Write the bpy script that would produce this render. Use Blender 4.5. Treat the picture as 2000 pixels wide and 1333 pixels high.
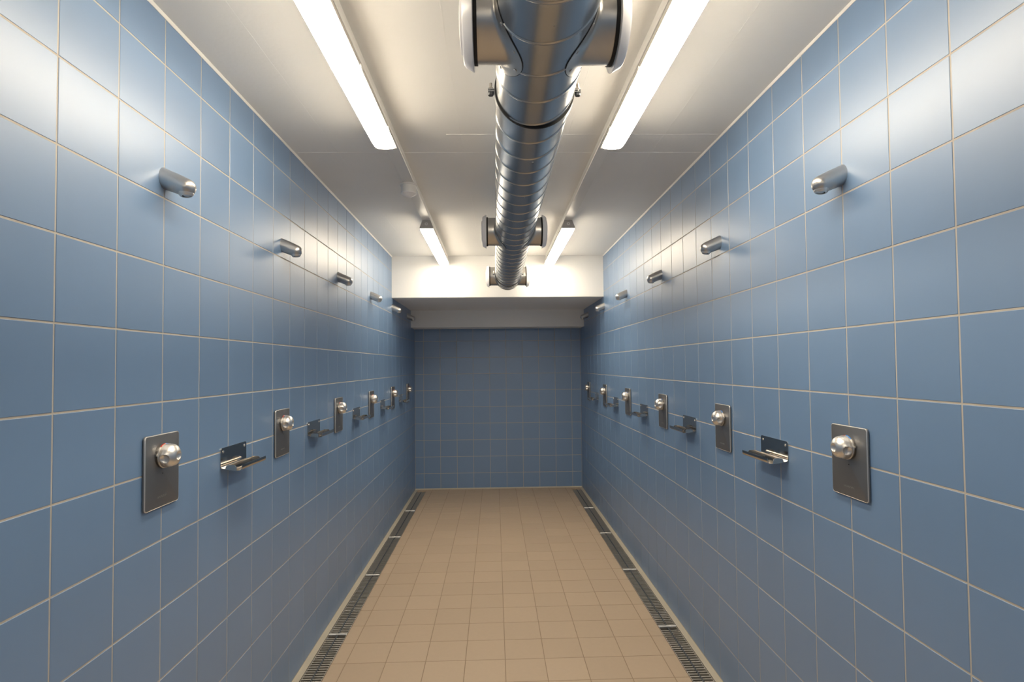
import bpy, math, random
from mathutils import Matrix, Vector

random.seed(7)
for o in list(bpy.data.objects):
    bpy.data.objects.remove(o)
S = bpy.context.scene
COL = S.collection
PI = math.pi

# ------------------------------------------------------------------ camera
CAM_POS = Vector((-0.0386, 0.0, 1.4856))
YAW, PITCH, ROLL = 0.0312625, 0.0299945, -0.0098092
cam = bpy.data.cameras.new('camera')
cam.sensor_fit = 'HORIZONTAL'
cam.sensor_width = 36.0
cam.lens = 1077.18 / 2000 * 36.0
cam.shift_y = 15.7 / 2000
cam.clip_start = 0.02
cam.clip_end = 50
camo = bpy.data.objects.new('camera', cam)
COL.objects.link(camo)
fw = Vector((math.sin(YAW) * math.cos(PITCH), math.cos(YAW) * math.cos(PITCH), math.sin(PITCH)))
rt = Vector((math.cos(YAW), -math.sin(YAW), 0))
up = rt.cross(fw)
rt2 = math.cos(ROLL) * rt + math.sin(ROLL) * up
up2 = -math.sin(ROLL) * rt + math.cos(ROLL) * up
mw = Matrix((rt2, up2, -fw)).transposed().to_4x4()
mw.translation = CAM_POS
camo.matrix_world = mw
S.camera = camo

# ------------------------------------------------------------------ world, exposure, lamp light
W = bpy.data.worlds.new('world')
S.world = W
W.use_nodes = True
W.node_tree.nodes['Background'].inputs[0].default_value = (0.0, 0.0, 0.0, 1)
W.node_tree.nodes['Background'].inputs[1].default_value = 0.0
S.view_settings.view_transform = 'Standard'
S.view_settings.look = 'None'
S.view_settings.gamma = 1
S.view_settings.use_curve_mapping = False
S.view_settings.exposure = 1.80
LAMP_COLOR = (1.0, 0.86, 0.66)
LAMP_STRENGTH = 11.0

# ------------------------------------------------------------------ room dimensions (metres)
HW = 1.0102            # half width between tile faces
YB = 6.733             # end wall
YF = -2.6              # wall behind the camera
ZC = 2.535             # ceiling
YBEAM, ZBEAM = 5.245, 2.1375
YBULK, ZBULK = 6.43, 1.938
ZV = 1.19              # tile joint behind the shower valves
T = 0.2                # tile pitch
YL0, YR0 = 1.246, 1.212
SPACING = 0.905

# ------------------------------------------------------------------ materials
def nodes(name):
    m = bpy.data.materials.new(name)
    m.use_nodes = True
    nt = m.node_tree
    return m, nt, nt.nodes['Principled BSDF']

def simple(name, col, rough=0.5, metal=0.0, coat=0.0, spec=0.5):
    m, nt, b = nodes(name)
    b.inputs['Base Color'].default_value = (*col, 1)
    b.inputs['Roughness'].default_value = rough
    b.inputs['Metallic'].default_value = metal
    b.inputs['Coat Weight'].default_value = coat
    b.inputs['Specular IOR Level'].default_value = spec
    return m

def varied(name, col, rough, metal=0.0, var=0.06, scale=30.0, bump=0.0, bscale=200.0, rvar=0.05, objvar=0.0, spec=0.5):
    """noise-varied colour and roughness, optional bump and per-object tone"""
    m, nt, b = nodes(name)
    L = nt.links.new
    tc = nt.nodes.new('ShaderNodeTexCoord')
    geo = nt.nodes.new('ShaderNodeNewGeometry')
    n = nt.nodes.new('ShaderNodeTexNoise')
    n.inputs['Scale'].default_value = scale
    n.inputs['Detail'].default_value = 4
    L(geo.outputs['Position'], n.inputs['Vector'])
    mr = nt.nodes.new('ShaderNodeMapRange')
    mr.inputs['To Min'].default_value = 1 - var
    mr.inputs['To Max'].default_value = 1 + var
    L(n.outputs['Fac'], mr.inputs['Value'])
    val = mr.outputs['Result']
    if objvar:
        oi = nt.nodes.new('ShaderNodeObjectInfo')
        m2 = nt.nodes.new('ShaderNodeMapRange')
        m2.inputs['To Min'].default_value = 1 - objvar
        m2.inputs['To Max'].default_value = 1 + objvar
        L(oi.outputs['Random'], m2.inputs['Value'])
        mm = nt.nodes.new('ShaderNodeMath')
        mm.operation = 'MULTIPLY'
        L(val, mm.inputs[0])
        L(m2.outputs['Result'], mm.inputs[1])
        val = mm.outputs[0]
    vm = nt.nodes.new('ShaderNodeVectorMath')
    vm.operation = 'SCALE'
    vm.inputs[0].default_value = col
    L(val, vm.inputs['Scale'])
    L(vm.outputs['Vector'], b.inputs['Base Color'])
    r = nt.nodes.new('ShaderNodeMapRange')
    r.inputs['To Min'].default_value = rough - rvar
    r.inputs['To Max'].default_value = rough + rvar
    L(n.outputs['Fac'], r.inputs['Value'])
    L(r.outputs['Result'], b.inputs['Roughness'])
    b.inputs['Metallic'].default_value = metal
    b.inputs['Specular IOR Level'].default_value = spec
    if bump:
        n2 = nt.nodes.new('ShaderNodeTexNoise')
        n2.inputs['Scale'].default_value = bscale
        n2.inputs['Detail'].default_value = 3
        L(geo.outputs['Position'], n2.inputs['Vector'])
        bp = nt.nodes.new('ShaderNodeBump')
        bp.inputs['Strength'].default_value = bump
        bp.inputs['Distance'].default_value = 0.002
        L(n2.outputs['Fac'], bp.inputs['Height'])
        L(bp.outputs['Normal'], b.inputs['Normal'])
    return m

MAT = {}
MAT['tile'] = varied('blue_glazed_tile', (0.138, 0.246, 0.425), 0.50, var=0.03, scale=9, bump=0.10, bscale=35, rvar=0.03, objvar=0.03, spec=1.0)
b_ = MAT['tile'].node_tree.nodes['Principled BSDF']
b_.inputs['Coat Weight'].default_value = 0.65
b_.inputs['Coat Roughness'].default_value = 0.35
b_.inputs['Coat IOR'].default_value = 1.6
MAT['grout'] = varied('beige_grout', (0.50, 0.46, 0.405), 0.8, var=0.12, scale=25)
MAT['floor_tile'] = varied('beige_floor_tile', (0.47, 0.36, 0.255), 0.55, var=0.05, scale=40, rvar=0.05, objvar=0.035, bump=0.08, bscale=300)
MAT['floor_grout'] = varied('brown_floor_grout', (0.30, 0.22, 0.15), 0.85, var=0.1, scale=30)
MAT['sealant'] = varied('cream_sealant', (0.50, 0.45, 0.36), 0.5, var=0.06, scale=30)
MAT['paint'] = varied('white_wall_paint', (0.86, 0.855, 0.84), 0.55, var=0.025, scale=4, bump=0.25, bscale=60, rvar=0.05)
MAT['plastic'] = simple('white_plastic', (0.78, 0.77, 0.75), 0.35)
MAT['enamel'] = simple('white_enamel', (0.86, 0.85, 0.86), 0.3)
MAT['lamp_body'] = simple('grey_lamp_housing', (0.50, 0.48, 0.46), 0.5)
MAT['galvanised'] = varied('galvanised_steel', (0.50, 0.515, 0.53), 0.27, metal=1.0, var=0.03, scale=40, rvar=0.008)
MAT['seam'] = simple('galvanised_seam', (0.54, 0.525, 0.50), 0.34, 1.0)
MAT['stub'] = varied('galvanised_pressed_steel', (0.60, 0.58, 0.55), 0.36, metal=1.0, var=0.12, scale=18, rvar=0.08)
MAT['steel'] = varied('brushed_steel', (0.60, 0.585, 0.57), 0.33, metal=1.0, var=0.04, scale=60, rvar=0.05)
MAT['polished'] = simple('polished_steel', (0.62, 0.585, 0.54), 0.12, 1.0)
MAT['satin'] = simple('satin_nickel', (0.80, 0.77, 0.73), 0.36, 1.0)
MAT['plate'] = varied('dark_brushed_plate', (0.27, 0.27, 0.275), 0.50, metal=1.0, var=0.05, scale=80, rvar=0.04)
MAT['rubber'] = simple('black_rubber', (0.012, 0.012, 0.012), 0.6)
MAT['hole'] = simple('dark_opening', (0.02, 0.015, 0.012), 0.7)
MAT['grate'] = varied('stainless_grate', (0.60, 0.56, 0.50), 0.5, metal=1.0, var=0.06, scale=60)
MAT['end_bar'] = simple('satin_steel_bar', (0.85, 0.82, 0.78), 0.38, 1.0)
MAT['spine'] = simple('dark_grate_spine', (0.10, 0.11, 0.12), 0.5, 0.6)
MAT['channel'] = simple('dark_channel', (0.05, 0.045, 0.04), 0.6, 0.3)
MAT['red'] = simple('red_mark', (0.50, 0.03, 0.02), 0.4)
MAT['blue'] = simple('blue_mark', (0.05, 0.25, 0.70), 0.4)
MAT['mark'] = simple('engraving', (0.58, 0.57, 0.56), 0.5, 1.0)
mm_, nt_, b_ = nodes('lamp_diffuser')
b_.inputs['Base Color'].default_value = (0.9, 0.9, 0.88, 1)
b_.inputs['Roughness'].default_value = 0.4
b_.inputs['Emission Color'].default_value = (*LAMP_COLOR, 1)
b_.inputs['Emission Strength'].default_value = LAMP_STRENGTH
MAT['diffuser'] = mm_

# ------------------------------------------------------------------ mesh helpers
class MB:
    def __init__(s):
        s.v, s.f = [], []

    def add(s, vs, fs):
        n = len(s.v)
        s.v += [tuple(p) for p in vs]
        s.f += [tuple(i + n for i in q) for q in fs]
        return s

    def box(s, x0, x1, y0, y1, z0, z1):
        vs = [(x, y, z) for z in (z0, z1) for y in (y0, y1) for x in (x0, x1)]
        return s.add(vs, [(0, 2, 3, 1), (4, 5, 7, 6), (0, 1, 5, 4), (2, 6, 7, 3), (0, 4, 6, 2), (1, 3, 7, 5)])

    def loft(s, rings, closed=True, cap0=True, cap1=True):
        n = len(rings[0])
        vs = [p for r in rings for p in r]
        fs = []
        for k in range(len(rings) - 1):
            for i in range(n if closed else n - 1):
                j = (i + 1) % n
                fs.append((k * n + i, k * n + j, (k + 1) * n + j, (k + 1) * n + i))
        if cap0:
            fs.append(tuple(reversed(range(n))))
        if cap1:
            fs.append(tuple((len(rings) - 1) * n + i for i in range(n)))
        return s.add(vs, fs)

    def lathe(s, prof, axis='X', c=(0, 0, 0), seg=32, cap0=True, cap1=True, a0=0.0):
        """prof: (t along axis, radius)"""
        rings = []
        for t, r in prof:
            ring = []
            for i in range(seg):
                a = a0 + 2 * PI * i / seg
                u, w = r * math.cos(a), r * math.sin(a)
                p = {'X': (t, u, w), 'Y': (w, t, u), 'Z': (u, w, t)}[axis]
                ring.append((p[0] + c[0], p[1] + c[1], p[2] + c[2]))
            rings.append(ring)
        return s.loft(rings, True, cap0, cap1)

    def xform(s, M):
        s.v = [tuple(M @ Vector(p)) for p in s.v]
        return s

    def mesh(s, name, mat, smooth=False, angle=35):
        me = bpy.data.meshes.new(name)
        me.from_pydata(s.v, [], s.f)
        me.validate()
        me.materials.append(MAT[mat])
        if smooth:
            me.polygons.foreach_set('use_smooth', [True] * len(me.polygons))
            try:
                me.set_sharp_from_angle(angle=math.radians(angle))
            except Exception:
                pass
        me.update()
        return me

    def obj(s, name, mat, parent=None, smooth=False, angle=35):
        return link(name, s.mesh(name, mat, smooth, angle), parent)


def link(name, data, parent=None):
    o = bpy.data.objects.new(name, data)
    COL.objects.link(o)
    if parent is not None:
        o.parent = parent
    return o

def thing(name, loc, label, cat, group=None, rotz=0.0):
    o = link(name, None)
    o.empty_display_size = 0.05
    o.location = loc
    o.rotation_euler = (0, 0, rotz)
    o['label'] = label
    o['category'] = cat
    if group:
        o['group'] = group
    return o

def copy_tree(o, parent=None):
    c = o.copy()
    COL.objects.link(c)
    c.parent = parent
    for ch in o.children:
        copy_tree(ch, c)
    return c

def structure(o):
    o['kind'] = 'structure'
    return o

def tube(path, r, seg=8, caps=True):
    """tube along a list of points"""
    mb = MB()
    rings = []
    P = [Vector(p) for p in path]
    prev = None
    for i, p in enumerate(P):
        d = (P[min(i + 1, len(P) - 1)] - P[max(i - 1, 0)]).normalized()
        a = Vector((0, 0, 1)) if abs(d.z) < 0.9 else Vector((1, 0, 0))
        u = d.cross(a).normalized()
        if prev is not None and u.dot(prev) < 0:
            u = -u
        prev = u
        w = d.cross(u)
        rings.append([tuple(p + r * (math.cos(2 * PI * k / seg) * u + math.sin(2 * PI * k / seg) * w)) for k in range(seg)])
    return mb.loft(rings, True, caps, caps)

# ------------------------------------------------------------------ tiles
TILE_CACHE = {}
def add_tile(mb, w, h, depth=0.006, ch=0.0013, M=None):
    a = [(0, 0, -depth), (w, 0, -depth), (w, h, -depth), (0, h, -depth)]
    b = [(0, 0, -ch), (w, 0, -ch), (w, h, -ch), (0, h, -ch)]
    c = [(ch, ch, 0), (w - ch, ch, 0), (w - ch, h - ch, 0), (ch, h - ch, 0)]
    vs = a + b + c
    if M is not None:
        vs = [tuple(M @ Vector(p)) for p in vs]
    fs = []
    for k in (0, 4):
        for i in range(4):
            j = (i + 1) % 4
            fs.append((k + i, k + j, k + 4 + j, k + 4 + i))
    fs.append((8, 9, 10, 11))
    mb.add(vs, fs)

def tile_mesh(w, h, mat, depth, ch):
    key = (round(w, 4), round(h, 4), mat)
    if key not in TILE_CACHE:
        mb = MB()
        add_tile(mb, w, h, depth, ch)
        TILE_CACHE[key] = mb.mesh('tile_' + mat, mat)
    return TILE_CACHE[key]

def cuts(lo, hi, start, pitch):
    """joint positions between lo and hi, joints lying at start + k*pitch"""
    k = math.ceil((lo - start) / pitch + 1e-6)
    out = [lo]
    while start + k * pitch < hi - 1e-6:
        out.append(start + k * pitch)
        k += 1
    out.append(hi)
    return out

def tile_field(parent, origin, U, V, ucuts, vcuts, single, mat='tile', joint=0.0046, depth=0.006, ch=0.0008, tilt=0.0018, skip=None):
    """single(u,v) -> True: a tile of its own; others are joined"""
    N = U.cross(V)
    rest = MB()
    B = Matrix((U, V, N)).transposed().to_4x4()
    for i in range(len(ucuts) - 1):
        for j in range(len(vcuts) - 1):
            u0, u1, v0, v1 = ucuts[i], ucuts[i + 1], vcuts[j], vcuts[j + 1]
            if skip and skip(u0, u1, v0, v1):
                continue
            w, h = u1 - u0 - joint, v1 - v0 - joint
            if w < 0.01 or h < 0.01:
                continue
            p = origin + U * (u0 + joint / 2) + V * (v0 + joint / 2)
            M = Matrix.Translation(p) @ B
            c = Matrix.Translation((w / 2, h / 2, 0))
            R = Matrix.Rotation(random.gauss(0, tilt * .6), 4, 'X') @ Matrix.Rotation(random.gauss(0, tilt * .6), 4, 'Y')
            M = M @ c @ R @ c.inverted()
            if single(0.5 * (u0 + u1), 0.5 * (v0 + v1)):
                o = link('tile', tile_mesh(w, h, mat, depth, ch), parent)
                o.matrix_world = M
            else:
                add_tile(rest, w, h, depth, ch, M)
    if rest.v:
        o = rest.obj('far_tiles', mat, parent)
        o['kind'] = 'stuff'

G = 0.0010     # the grout lies this far behind the tile faces
X, Y, Z = Vector((1, 0, 0)), Vector((0, 1, 0)), Vector((0, 0, 1))

wall_l = structure(MB().box(-HW - .15, -HW - G, YF, YB + .15, -.12, ZC).obj('wall_left', 'grout'))
wall_r = structure(MB().box(HW + G, HW + .15, YF, YB + .15, -.12, ZC).obj('wall_right', 'grout'))
wall_b = structure(MB().box(-HW - G, HW + G, YB + G, YB + .15, -.12, ZC).obj('wall_back', 'grout'))
wall_f = structure(MB().box(-HW - .15, HW + .15, YF - .15, YF - G, -.12, ZC).obj('wall_front', 'grout'))

zc = cuts(0.004, ZC - .004, ZV, T)
above_beam = lambda v0: v0 > ZBEAM - .01
# left wall: u = +y
tile_field(wall_l, Vector((-HW, 0, 0)), Y, Z, cuts(YF, YB, YL0, T), zc,
           lambda u, v: YL0 - 2.01 * T < u < YL0 + 20.01 * T,
           skip=lambda u0, u1, v0, v1: u0 > YBEAM - .02 and v0 > ZBEAM + .02)
# right wall: u = -y
tile_field(wall_r, Vector((HW, 0, 0)), -Y, Z, [-c for c in reversed(cuts(YF, YB, YR0, T))], zc,
           lambda u, v: YR0 - 2.01 * T < -u < YR0 + 20.01 * T,
           skip=lambda u0, u1, v0, v1: -u1 > YBEAM - .02 and v0 > ZBEAM + .02)
tile_field(wall_b, Vector((0, YB, 0)), X, Z, cuts(-HW, HW, -0.904, T), cuts(0.004, ZBULK + .02, ZV, T), lambda u, v: True)
tile_field(wall_f, Vector((0, YF, 0)), -X, Z, cuts(-HW, HW, 0, T), zc, lambda u, v: False)

# floor
D0, D1 = 0.872, 0.978        # drain slot on either side
floor = MB()
floor.box(-D0, D0, YF, YB + .1, -.14, -.0015)
floor = structure(floor.obj('floor', 'floor_grout'))
tile_field(floor, Vector((0, 0, 0)), X, Y, cuts(-D0, D0, 0, T), cuts(YF, YB - .004, 0.035, T),
           lambda u, v: v > 1.9, mat='floor_tile', joint=0.0035, depth=.005, ch=.0008, tilt=.0006)
YDE = 6.625                  # far end of the drains
for s in (-1, 1):
    a, b = sorted((s * D1, s * (HW + G)))
    MB().box(a, b, YF, YB, -.14, .0005).obj('edge_strip', 'sealant', floor)
    a, b = sorted((s * D0, s * D1))
    MB().box(a, b, YDE, YB, -.14, 0).obj('edge_tile', 'floor_tile', floor)
# cove along the end wall
cv = MB().loft([[(x, YB - .014, 0), (x, YB - .010, .004), (x, YB - .001, .012), (x, YB + .001, 0)] for x in (-HW, HW)], True)
cv.obj('cove_strip', 'sealant', floor)

# ceiling, beam and lower bulkhead
ceil = structure(MB().box(-HW - .15, HW + .15, YF - .15, YB + .15, ZC, ZC + .15).obj('ceiling', 'paint'))
def bev_box(x0, x1, y0, y1, z0, z1, b):
    """box whose lower front edge is rounded"""
    pr = [(y1, z0), (y1, z1), (y0, z1)]
    for k in range(5):
        a = PI + k / 4 * PI / 2
        pr.append((y0 + b + b * math.cos(a), z0 + b + b * math.sin(a)))
    return MB().loft([[(x, y, z) for y, z in pr] for x in (x1, x0)], True)
bev_box(-HW - .002, HW + .002, YBEAM, YB, ZBEAM, ZC, .006).obj('beam', 'paint', ceil)
bev_box(-HW - .002, HW + .002, YBULK, YB, ZBULK, ZBEAM, .005).obj('bulkhead', 'paint', ceil)
# bead of filler between wall tiles and ceiling
for s in (-1, 1):
    rings = []
    for i in range(0, 36):
        y = YF + (YBEAM - YF) * i / 35
        q = .0052 + random.uniform(-.0008, .0008)
        rings.append([(s * (HW + .001), y, ZC - q * 1.5), (s * (HW - .002), y, ZC - q * 1.5), (s * (HW - q * 1.3), y, ZC - .001), (s * (HW - q * 1.3), y, ZC + .001), (s * (HW + .001), y, ZC + .001)])
    MB().loft(rings, True).obj('filler_bead', 'paint', ceil)
# formwork seams
def seam(pts, w=.0035, h=.0022):
    rings = []
    for (x, y) in pts:
        ww, hh = w * random.uniform(.4, 1.1), h * random.uniform(.2, 1.2)
        d = 'x' if abs(pts[-1][0] - pts[0][0]) > abs(pts[-1][1] - pts[0][1]) else 'y'
        if d == 'x':
            rings.append([(x, y - ww, ZC + .0005), (x, y, ZC - hh), (x, y + ww, ZC + .0005)])
        else:
            rings.append([(x - ww, y, ZC + .0005), (x, y, ZC - hh), (x + ww, y, ZC + .0005)])
    MB().loft(rings, True).obj('seam', 'paint', ceil)
def line(a, b, n=40, j=.0015):
    return [(a[0] + (b[0] - a[0]) * i / n + random.uniform(-j, j) * (abs(b[1] - a[1]) > 1), a[1] + (b[1] - a[1]) * i / n + random.uniform(-j, j) * (abs(b[0] - a[0]) > .5)) for i in range(n + 1)]
seam(line((-.99, 2.69), (.99, 2.676)))
seam(line((-.25, 2.472), (.99, 2.46)))
seam(line((-.195, .6), (-.165, 5.2)), .002, .0007)
seam(line((-.80, .6), (-.79, 5.2)), .002, .0007)
seam(line((.74, .6), (.75, 5.2)), .002, .0007)
seam(line((.30, .6), (.31, 5.2)), .002, .0006)

# ------------------------------------------------------------------ floor drains
SEG = 0.8735
Y0S = [3.14 + SEG * k for k in (-2, -1, 0, 1, 2, 3)]
NSL = 40
ORD = ['first', 'second', 'third', 'fourth', 'fifth', 'sixth', 'seventh']
SIDE = {-1: 'nearest the ceiling sensor', 1: 'opposite the ceiling sensor'}
gw = D1 - D0 - .004
slat_mesh = MB().box(-gw / 2 + .003, gw / 2 - .003, -.0042, .0042, -.018, -.003).mesh('slat', 'grate')
for s in (-1, 1):
    ch = MB()
    a, b = sorted((s * D0, s * D1))
    ch.box(a, b, YF, YDE, -.075, -.06)
    ch.box(a, a + .0015, YF, YDE, -.06, -.001)
    ch.box(b - .0015, b, YF, YDE, -.06, -.001)
    c = ch.obj('drain_channel', 'channel')
    c['label'] = 'dark recessed drain channel along foot of wall ' + SIDE[s]
    c['category'] = 'drain channel'
    for k, y0 in enumerate(Y0S):
        y1 = min(y0 + SEG, YDE) - .002
        g = thing('drain_grate', (s * (D0 + D1) / 2, y0, 0),
                  'slotted steel drain grate, %s from the end wall, along wall %s' % (ORD[5 - k], SIDE[s]), 'drain grate', 'floor drain grates')
        ln = y1 - y0
        for q in (-1, 1):
            x0, x1 = sorted((q * (gw / 2 - .003), q * gw / 2))
            MB().box(x0, x1, 0, ln, -.022, -.002).obj('side_rail', 'grate', g)
        MB().box(-.004, .004, .012, ln - .002, -.016, -.0022).obj('spine', 'spine', g)
        pe = [(0, -.02), (.011, -.02), (.011, -.003), (.0098, .0006), (.0075, .0024), (.0055, .003), (.0035, .0024), (.0012, .0006), (0, -.003)]
        eb = MB().loft([[(xx, yy, zz) for yy, zz in pe] for xx in (gw / 2 - .001, -gw / 2 + .001)], True).obj('end_bar', 'end_bar', g, smooth=True, angle=40)
        eb['label'] = 'bright polished steel end bar'
        n = int((ln - .02) / (SEG / NSL))
        if y0 > 1.9 and y0 < 3.9:
            for i in range(n):
                o = link('slat', slat_mesh, g)
                o.location = (0, .026 + i * SEG / NSL, 0)
        else:
            sm = MB()
            for i in range(n):
                yy = .026 + i * SEG / NSL
                sm.box(-gw / 2 + .003, gw / 2 - .003, yy - .0042, yy + .0042, -.018, -.003)
            o = sm.obj('slats', 'grate', g)
            o['kind'] = 'stuff'

# ------------------------------------------------------------------ cable trunking, lamps, sensor
TZ = 2.499
TRX = {-1: -.505, 1: .483}
for s in (-1, 1):
    t = thing('cable_trunking', (TRX[s], 0, ZC),
              'white cable trunking along the ceiling, ' + ('carrying the round sensor' if s < 0 else 'the one without a sensor'), 'trunking')
    MB().box(-.030, .030, YF, 5.20, TZ - ZC + .006, 0).obj('channel', 'plastic', t)
    # snap-on cover with rounded lips
    pr = [(-.0315, .018), (-.0315, .003), (-.0295, 0), (.0295, 0), (.0315, .003), (.0315, .018)]
    MB().loft([[(x, y, TZ - ZC + z) for x, z in pr] for y in (5.20, YF)], True).obj('cover', 'plastic', t)

def lamp_section(sx, dz):
    """half diffuser section, x scale sx, depth scale dz"""
    pr = [(.045, .0), (.045, -.006), (.041, -.015), (.032, -.023), (.016, -.0275), (0, -.0285)]
    full = pr + [(-x, z) for x, z in reversed(pr[:-1])]
    return [(x * sx, z * dz) for x, z in full]

def lamp(s, y0, y1, label):
    t = thing('ceiling_lamp', (TRX[s], y0, TZ), label, 'lamp', 'tube lamps on the ceiling')
    L = y1 - y0
    hz = -.056
    pr = [(-.027, 0), (.027, 0), (.0455, hz + .004), (.0455, hz), (-.0455, hz), (-.0455, hz + .004)]
    MB().loft([[(x, y, z) for x, z in pr] for y in (.004, L - .004)], True).obj('housing', 'lamp_body', t)
    rings = []
    for y, a, d in ((.007, .985, .30), (.03, .99, .80), (.07, 1, 1), (L - .10, 1, 1), (L - .05, .98, .80), (L - .02, .93, .42), (L - .007, .86, .08)):
        rings.append([(x, y, hz + z) for x, z in lamp_section(a, d)])
    MB().loft(list(reversed(rings)), True).obj('diffuser', 'diffuser', t, smooth=True, angle=50)
    for y, q in ((0, 1), (L, -1)):
        cp = [(-.027, 0), (.027, 0), (.0462, hz + .006), (.0462, hz - .001), (-.0462, hz - .001), (-.0462, hz + .006)]
        c = MB().loft([[(x, y + q * e, z) for x, z in cp] for e in ((0, .007) if q > 0 else (.007, 0))], True).obj('end_cap', 'lamp_body', t)
        pl = MB().lathe([(y - q * .0035, .0085), (y - q * .0035, .0105), (y + q * .001, .0115)], 'Y', (0, 0, -.026), 20).obj('cable_plug', 'plastic', c, smooth=True)
        MB().lathe([(y - q * .0045, .004), (y - q * .002, .0045)], 'Y', (0, 0, -.026), 12).obj('plug_centre', 'lamp_body', c)
    for y in (.25, .75, 1.2):
        for q in (-1, 1):
            MB().box(q * .0465 - .0025, q * .0465 + .0025, y, y + .022, hz - .004, hz + .008).obj('clip', 'plastic', t)
    return t

lamp(-1, .99, 2.405, 'long glowing tube lamp on trunking with the sensor, middle one of its row')
lamp(-1, 3.81, 5.175, 'long glowing tube lamp between the round sensor and the beam')
lamp(1, .99, 2.40, 'long glowing tube lamp on sensorless trunking, middle one of its row')
lamp(1, 3.81, 5.175, 'long glowing tube lamp on sensorless trunking, close to the beam')

lamp(-1, -1.85, -.44, 'added, unseen glowing tube lamp on trunking with the sensor, farthest from the beam')  # assumed pair added behind the camera, brightens bulkhead and upper walls
lamp(1, -1.85, -.44, 'added, unseen glowing tube lamp on sensorless trunking, farthest from the beam')  # second lamp of the added, unseen pair

t = thing('ceiling_sensor', (TRX[-1] - .004, 3.055, TZ), 'small round white sensor fixed under the cable trunking', 'sensor')
MB().lathe([(0, .046), (-.003, .049), (-.008, .049), (-.010, .046)], 'Z', seg=40).obj('base_ring', 'plastic', t, smooth=True)
MB().lathe([(-.009, .0415), (-.045, .0415), (-.050, .0405)], 'Z', seg=40).obj('body', 'plastic', t, smooth=True)
MB().lathe([(-.049, .0425), (-.053, .0425), (-.060, .033), (-.068, .019), (-.0725, .006)], 'Z', seg=40).obj('lens', 'enamel', t, smooth=True)

# ------------------------------------------------------------------ ventilation duct
DX, DZ, DR = 0.0845, 2.292, 0.112
duct = thing('ventilation_duct', (DX, 0, DZ), 'round spiral-seamed galvanised steel duct hung under the white ceiling', 'duct')
YE = 5.045
prof = []
MB().lathe([(YF, DR), (1.835, DR), (1.838, DR - .003), (1.842, DR - .003), (1.845, DR), (YE, DR)], 'Y', seg=96, cap0=False).obj('pipe', 'galvanised', duct, smooth=True)
# helical lock seam
PITCH_S = 0.134
rings = []
th = 0.0
n = 48
total = int((YE - .02 - (-.4)) / PITCH_S * n)
for i in range(total):
    a = 2 * PI * i / n
    # bottom (-pi/2) passes y = 1.301 (mod pitch); going towards +x comes nearer
    y = YE - .02 - PITCH_S * i / n
    ph = a - PI / 2 + 2 * PI * ((YE - .02 - 1.301) / PITCH_S % 1.0) * -1
    c, s_ = math.cos(ph), math.sin(ph)
    w = .0042
    rings.append([((DR - .001) * c, y - w, (DR - .001) * s_), ((DR + .0021) * c, y - w * .5, (DR + .0021) * s_),
                  ((DR + .0021) * c, y + w * .5, (DR + .0021) * s_), ((DR - .001) * c, y + w, (DR - .001) * s_)])
MB().loft(rings, False, False, False).obj('spiral_seam', 'seam', duct, smooth=True, angle=60)
# joint screw, end cap
MB().lathe([(0, .004), (.002, .004), (.0032, .002)], 'Z', seg=10).xform(Matrix.Translation((.012, 1.86, -DR + .0005)) @ Matrix.Rotation(PI, 4, 'X')).obj('screw', 'steel', duct)
ec = MB().lathe([(YE - .035, DR + .0008), (YE - .034, DR + .002), (YE - .004, DR + .002), (YE, DR - .002), (YE + .001, DR - .02)], 'Y', seg=64, cap0=False)
ec.obj('end_cap', 'galvanised', duct, smooth=True)

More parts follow.
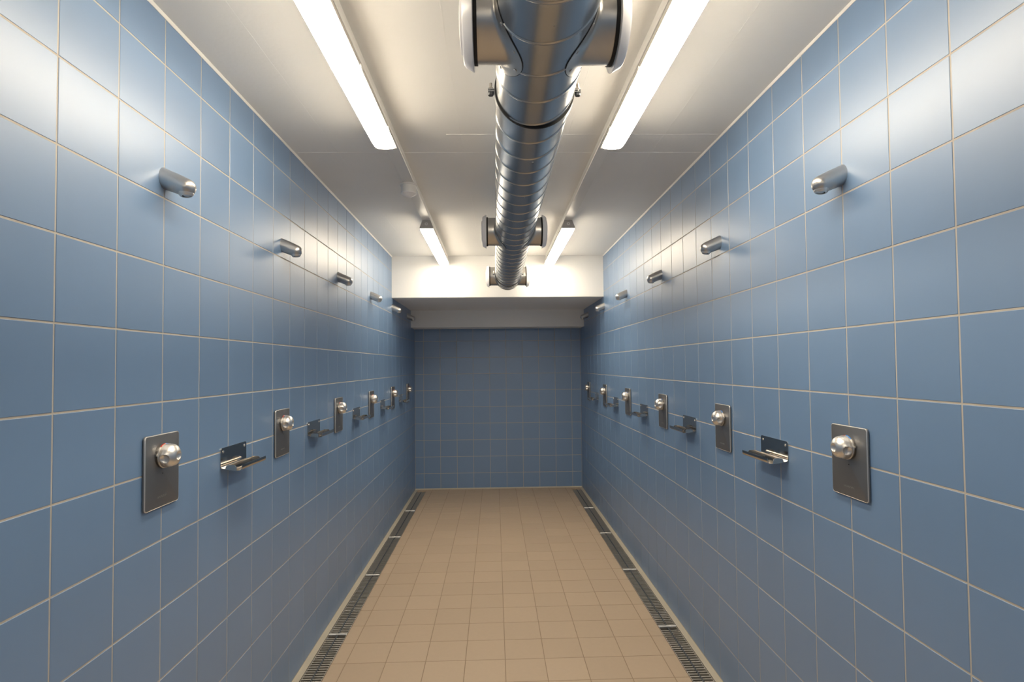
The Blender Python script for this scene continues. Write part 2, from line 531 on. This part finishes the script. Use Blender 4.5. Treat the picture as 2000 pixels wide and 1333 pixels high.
SR = 0.083
def branch(yc, sgn):
    """saddle branch with stub and round white air valve; sgn = side"""
    seg = 48
    def on_duct(yy, arc, rad):
        # arc: angle above the horizontal, seen from the duct axis
        return (sgn * rad * math.cos(arc), yc + yy, rad * math.sin(arc))
    rings = []
    R1 = DR + .0022
    def ring(fy, extra, rad):
        out = []
        for i in range(seg):
            a = 2 * PI * i / seg
            arc = math.asin(min(.999, SR * abs(math.sin(a)) / R1)) * (1 if math.sin(a) >= 0 else -1) + extra / R1 * math.sin(a)
            out.append(on_duct((SR + fy) * math.cos(a), arc, rad))
        return out
    rings.append(ring(.030, .032, DR + .0006))
    rings.append(ring(.030, .032, R1))
    rings.append(ring(.015, .014, R1 + .0004))
    rings.append(ring(.007, .005, R1 + .002))
    # fillet up to the stub, then the stub itself
    base = []
    for i in range(seg):
        a = 2 * PI * i / seg
        zz = SR * math.sin(a)
        x = math.sqrt(max(R1 * R1 - zz * zz, 0))
        base.append((x, SR * math.cos(a), zz))
    rings.append([(sgn * (x + .005), yc + y * 1.02, z * 1.02) for x, y, z in base])
    rings.append([(sgn * max(x + .013, 0), yc + y, z) for x, y, z in base])
    rings.append([(sgn * .166, yc + y, z) for x, y, z in base])
    br = MB().loft(rings if sgn > 0 else rings, True, False, False).obj('branch', 'stub', duct, smooth=True, angle=50)
    # dark gasket showing under the saddle rim
    g0 = ring(.0318, .0338, DR + .0004)
    g1 = ring(.0318, .0338, DR + .0014)
    g2 = ring(.024, .025, DR + .0014)
    MB().loft([g0, g1, g2], True, False, False).obj('gasket', 'rubber', br, smooth=True)
    for a in (-PI * .42, -PI * .17, -PI * .83, -PI * .64):
        ex = .019
        arc = math.asin(-SR * abs(math.sin(a)) / R1) + ex / R1 * math.sin(a)
        p = Vector(on_duct((SR + .018) * math.cos(a), arc, R1))
        nrm = Vector((p.x, 0, p.z)).normalized()
        q = nrm.to_track_quat('Z', 'Y').to_matrix().to_4x4()
        MB().lathe([(-.001, .0042), (.0012, .0042), (.0022, .0026)], 'Z', seg=10).xform(Matrix.Translation(p) @ q).obj('rivet', 'steel', br)
    sx = lambda pr: [(sgn * t, r) for t, r in pr]
    # air valve: neck, flared ring, centre disc
    va = MB().lathe(sx([(.158, SR - .006), (.166, SR + .0015), (.166, SR + .017), (.1675, SR + .0175), (.187, SR + .0065), (.1905, SR + .002), (.1905, SR - .012), (.178, SR - .02)]), 'X', (0, yc, 0), 56, cap0=False).obj('air_valve', 'enamel', duct, smooth=True, angle=25)
    MB().lathe(sx([(.176, .02), (.180, .056), (.192, .064), (.1965, .062), (.1985, .045), (.199, .0)]), 'X', (0, yc, 0), 48, cap1=False).obj('valve_disc', 'enamel', va, smooth=True)
    MB().lathe(sx([(.1575, SR + .0006), (.1575, SR + .003), (.1655, SR + .003)]), 'X', (0, yc, 0), 48, False, False).obj('seal_ring', 'rubber', va, smooth=True)

for yc in (1.285, 3.30, 4.955):
    for sgn in (-1, 1):
        branch(yc, sgn)

def clamp(yc):
    seg = 64
    def band(r0, r1, y0, y1):
        return MB().lathe([(y0, r0), (y0, r1), (y1, r1), (y1, r0)], 'Y', (0, 0, 0), seg, False, False)
    cl = band(DR + .0005, DR + .006, yc, yc + .030).obj('clamp', 'galvanised', duct, smooth=True)
    band(DR, DR + .0048, yc - .0035, yc + .0285).obj('rubber_lining', 'rubber', cl, smooth=True)
    for q in (-1, 1):
        x0, x1 = sorted((q * (DR + .004), q * (DR + .024)))
        MB().box(x0, x1, yc + .003, yc + .022, .0015, .0045).box(x0, x1, yc + .003, yc + .022, -.0045, -.0015).obj('lug', 'galvanised', cl)
        b = MB().lathe([(-.012, .0042), (.024, .0042)], 'Z', (q * (DR + .016), yc + .0125, 0), 12).obj('bolt', 'polished', cl)
        MB().lathe([(-.0125, .0085), (-.0045, .0085)], 'Z', (q * (DR + .016), yc + .0125, 0), 6).obj('bolt_head', 'spine', b)
        MB().lathe([(.0045, .0075), (.010, .0075)], 'Z', (q * (DR + .016), yc + .0125, 0), 6).obj('nut', 'polished', b)
    MB().lathe([(DR + .004, .005), (ZC - DZ, .005)], 'Z', (0, yc + .0125, 0), 12).obj('hanger_rod', 'steel', cl)
clamp(1.585)
clamp(4.80)

# ------------------------------------------------------------------ shower heads, valves, soap dishes (local x = out of the wall)
def rrect(w, h, r, n=5):
    out = []
    for cx, cy, a0 in ((w / 2 - r, h / 2 - r, 0), (-w / 2 + r, h / 2 - r, PI / 2), (-w / 2 + r, -h / 2 + r, PI), (w / 2 - r, -h / 2 + r, 1.5 * PI)):
        for k in range(n):
            a = a0 + PI / 2 * k / (n - 1)
            out.append((cx + r * math.cos(a), cy + r * math.sin(a)))
    return out

def make_head():
    t = thing('wall_shower', (0, 0, 0), 'x', 'shower', 'wall showers on both walls')
    # body: inclined tapering tube cut off by the wall, dome-ended
    seg = 40
    ang = math.radians(23)
    d = Vector((math.cos(ang), 0, -math.sin(ang)))
    u = Vector((math.sin(ang), 0, math.cos(ang)))
    rings = []
    c0 = Vector((0, 0, .0))
    r0, r1, Ln = .0295, .0265, .0685
    first = []
    for i in range(seg):
        a = 2 * PI * i / seg
        off = r0 * (math.cos(a) * Y + math.sin(a) * u)
        s_ = -off.x / d.x - .002 / d.x
        first.append(tuple(c0 + off + s_ * d))
    rings.append(first)
    for s_, r in ((.03, .0286), (.05, .0277), (Ln, r1)):
        rings.append([tuple(c0 + s_ * d + r * (math.cos(2 * PI * i / seg) * Y + math.sin(2 * PI * i / seg) * u)) for i in range(seg)])
    for k in range(1, 8):
        a2 = k / 7 * PI / 2 * .97
        rr, ss = r1 * math.cos(a2), Ln + r1 * math.sin(a2) * .98
        rings.append([tuple(c0 + ss * d + rr * (math.cos(2 * PI * i / seg) * Y + math.sin(2 * PI * i / seg) * u)) for i in range(seg)])
    MB().loft(rings, True, False, True).obj('body', 'steel', t, smooth=True, angle=60)
    # nozzle under the tip
    nz = Matrix.Translation(c0 + d * (Ln + .004) - u * .0115) @ Matrix.Rotation(math.radians(-9), 4, 'Y')
    noz = MB().lathe([(-.002, .0212), (-.009, .0198), (-.0125, .0172), (-.0138, .0158), (-.0138, .0130), (-.010, .0124)], 'Z', seg=32, cap0=False, cap1=False).xform(nz).obj('nozzle', 'satin', t, smooth=True)
    MB().lathe([(-.0122, .0129), (-.0115, .004)], 'Z', seg=24, cap0=True, cap1=True).xform(nz).obj('opening', 'hole', noz)
    return t

def make_valve():
    t = thing('shower_valve', (0, 0, 0), 'x', 'shower valve', 'shower valves on both walls')
    w, h = .163, .209
    zc_ = -.0415           # plate centre below the knob axis
    R = lambda x, dw, r: [(x, y, z + zc_) for y, z in rrect(w - dw, h - dw, r)]
    MB().loft([R(-.001, .008, .006), R(.003, .008, .006)], True).obj('seal', 'rubber', t)
    MB().loft([R(.003, .0, .009), R(.0075, .0, .009), R(.0088, .0012, .0085), R(.0092, .0035, .0075)], True).obj('cover_plate', 'plate', t, smooth=True, angle=30)
    # bright bevel around the plate
    MB().loft([R(.0072, -.0004, .0092), R(.0090, .0008, .0088), R(.00945, .0034, .0076), R(.0088, .005, .007)], True, False, False).obj('plate_rim', 'satin', t, smooth=True)
    col = MB().lathe([(.009, .030), (.0095, .0315), (.0125, .0315), (.0135, .030), (.0135, .0)], 'X', seg=40, cap0=False, cap1=False).obj('collar', 'polished', t, smooth=True)
    for q in (-1, 1):
        MB().box(.0095, .0145, q * .0345 - .0050, q * .0345 + .0050, .003, .009).obj('stop_pin', 'polished', col)
    rg = MB().lathe([(.0130, .030), (.0130, .0345), (.0138, .0353), (.0165, .0353), (.0172, .034)], 'X', seg=48, cap0=False, cap1=False).obj('temperature_ring', 'satin', t, smooth=True)
    for nm, a0, a1 in (('red', math.radians(92), math.radians(128)), ('blue', math.radians(50), math.radians(88))):
        rings = []
        for i in range(11):
            a = a0 + (a1 - a0) * i / 10
            rings.append([(x, r * math.cos(a), r * math.sin(a)) for x, r in ((.0142, .0350), (.0144, .0358), (.0170, .0358), (.0173, .0345))])
        MB().loft(rings, True).obj(nm + '_mark', nm, rg)
    # knob: dome with thumb dimples on its sides and tip
    prof = [(.0165, .031), (.0170, .0338), (.020, .0345), (.025, .0347), (.030, .0338)]
    for k in range(1, 13):
        a = k / 12 * PI / 2
        prof.append((.030 + .0255 * math.sin(a), .0338 * math.cos(a) ** .92 if k < 12 else .0008))
    seg = 90
    fine = []
    for i in range(len(prof) - 1):
        for q in range(3):
            f = q / 3
            fine.append((prof[i][0] * (1 - f) + prof[i + 1][0] * f, prof[i][1] * (1 - f) + prof[i + 1][1] * f))
    fine.append(prof[-1])
    kb = MB().lathe(fine, 'X', seg=seg)
    dims = []
    for az in (-10, 190, 90 + 180):
        a = math.radians(az)
        dims.append(Vector((.0330, .0345 * math.cos(a), .0345 * math.sin(a))))
    dims.append(Vector((.0560, 0, 0)))
    nv = []
    for p in kb.v:
        v = Vector(p)
        for c in dims:
            e = (v - c).length
            if e < .0125:
                cen = Vector((.026, 0, 0))
                dep = .0062 * (1 - (e / .0125) ** 2) ** .55
                v = v + (cen - v).normalized() * dep
        nv.append(tuple(v))
    kb.v = nv
    MB_k = kb.obj('knob', 'satin', t, smooth=True, angle=40)
    MB().lathe([(.0090, .0016), (.0096, .0016)], 'X', (0, 0, -.0505), 12).obj('sensor_hole', 'hole', t)
    # faint, illegible engraved lettering
    mk = MB()
    rs = random.Random(3)
    for i in range(9):
        y = -.021 + i * .0052
        mk.box(.0091, .00945, y - .0016, y - .0009, -.118, -.1135)
        if i % 2:
            mk.box(.0091, .00945, y - .0009, y + .0012, -.1142, -.1135)
        else:
            mk.box(.0091, .00945, y - .0009, y + .0012, -.118, -.1173)
        if i % 3 == 0:
            mk.box(.0091, .00945, y + .0008, y + .0014, -.118, -.1145)
    mk.obj('engraving', 'mark', t)
    return t

def make_dish():
    """local origin: wall, centre of the back plate's lower edge"""
    t = thing('soap_dish', (0, 0, 0), 'x', 'soap dish', 'soap dishes on both walls')
    w, th = .2, .0016
    def sheet(pr, y0, y1):
        # closed section from a centre line with thickness th
        P = [Vector((a, 0, b)) for a, b in pr]
        up_, lo_ = [], []
        for i, p in enumerate(P):
            d = (P[min(i + 1, len(P) - 1)] - P[max(i - 1, 0)]).normalized()
            nn = Vector((-d.z, 0, d.x))
            up_.append(p + nn * th / 2)
            lo_.append(p - nn * th / 2)
        sec = up_ + list(reversed(lo_))
        return MB().loft([[(p.x, y, p.z) for p in sec] for y in (y0, y1)], True)
    # back plate with rounded upper corners
    out = []
    hh = .062
    r = .010
    for cy, a0 in ((w / 2 - r, 0), (-w / 2 + r, PI / 2)):
        for k in range(6):
            a = a0 + PI / 2 * k / 5
            out.append((cy + r * math.cos(a), .008 + hh - r + r * math.sin(a)))
    out += [(-w / 2, .008), (w / 2, .008)]
    MB().loft([[(x, y, z) for y, z in out] for x in (.0004, .0028)], True).obj('back_plate', 'polished', t)
    for q in (-1, 1):
        MB().lathe([(.0026, .0048), (.0040, .0044), (.0046, .002)], 'X', (0, q * (w / 2 - .017), .056), 14).obj('rivet', 'satin', t, smooth=True)
    # bent sheet: bend at the plate foot, trough, front lip
    pr = [(.0016, .009)]
    for k in range(6):
        a = PI + k / 5 * PI / 2 * .94
        pr.append((.0126 + .011 * math.cos(a), .009 + .011 * math.sin(a)))
    pr += [(.030, -.0045), (.050, -.0075), (.062, -.0080)]
    for k in range(1, 6):
        a = -PI / 2 + k / 5 * PI / 2 * 1.02
        pr.append((.066 + .011 * math.cos(a), .003 + .011 * math.sin(a)))
    pr.append((.0772, .0120))
    tr = sheet(pr, -w / 2, w / 2).obj('tray', 'polished', t, smooth=True, angle=40)
    # upturned end tabs
    for q in (-1, 1):
        pts = [(.018, -.0035), (.058, -.0085), (.0565, .004), (.053, .0095), (.047, .0115), (.028, .0115), (.0215, .0085), (.0190, .003)]
        y0, y1 = sorted((q * (w / 2 - .0005), q * (w / 2 - .0021)))
        MB().loft([[(x, y, z) for x, z in pts] for y in (y1, y0)], True).obj('end_tab', 'polished', t)
    # rear stop ridge
    sheet([(.0205, -.0035), (.0215, .004), (.023, .0085), (.026, .0100)], -w / 2 + .004, w / 2 - .004).obj('rear_ridge', 'polished', t, smooth=True, angle=40)
    return t

protos = [None, None, None]
for s in (-1, 1):
    rz = 0.0 if s < 0 else PI
    x = s * HW
    base = 1.647 if s < 0 else 1.615
    for k in range(6):
        y = base + SPACING * k
        pos = '%s from the end wall, on wall %s' % (ORD[5 - k], SIDE[s])
        for q, (mk, z, yy, txt) in enumerate((
                (make_head, 2.049, y, 'brushed steel wall shower, '),
                (make_valve, 1.235, y - .012, 'steel shower valve with knob, '),
                (make_dish, 1.1325, y + .439, 'polished steel soap dish, '))):
            if q == 2 and k == 5:
                continue
            p = pos
            if q == 2:
                p = '%s from the end wall, on wall %s' % (ORD[4 - k], SIDE[s])
            if protos[q] is None:
                protos[q] = mk()
                o = protos[q]
            else:
                o = copy_tree(protos[q])
            o.location = (x, yy, z)
            o.rotation_euler = (0, 0, rz)
            o['label'] = txt + p
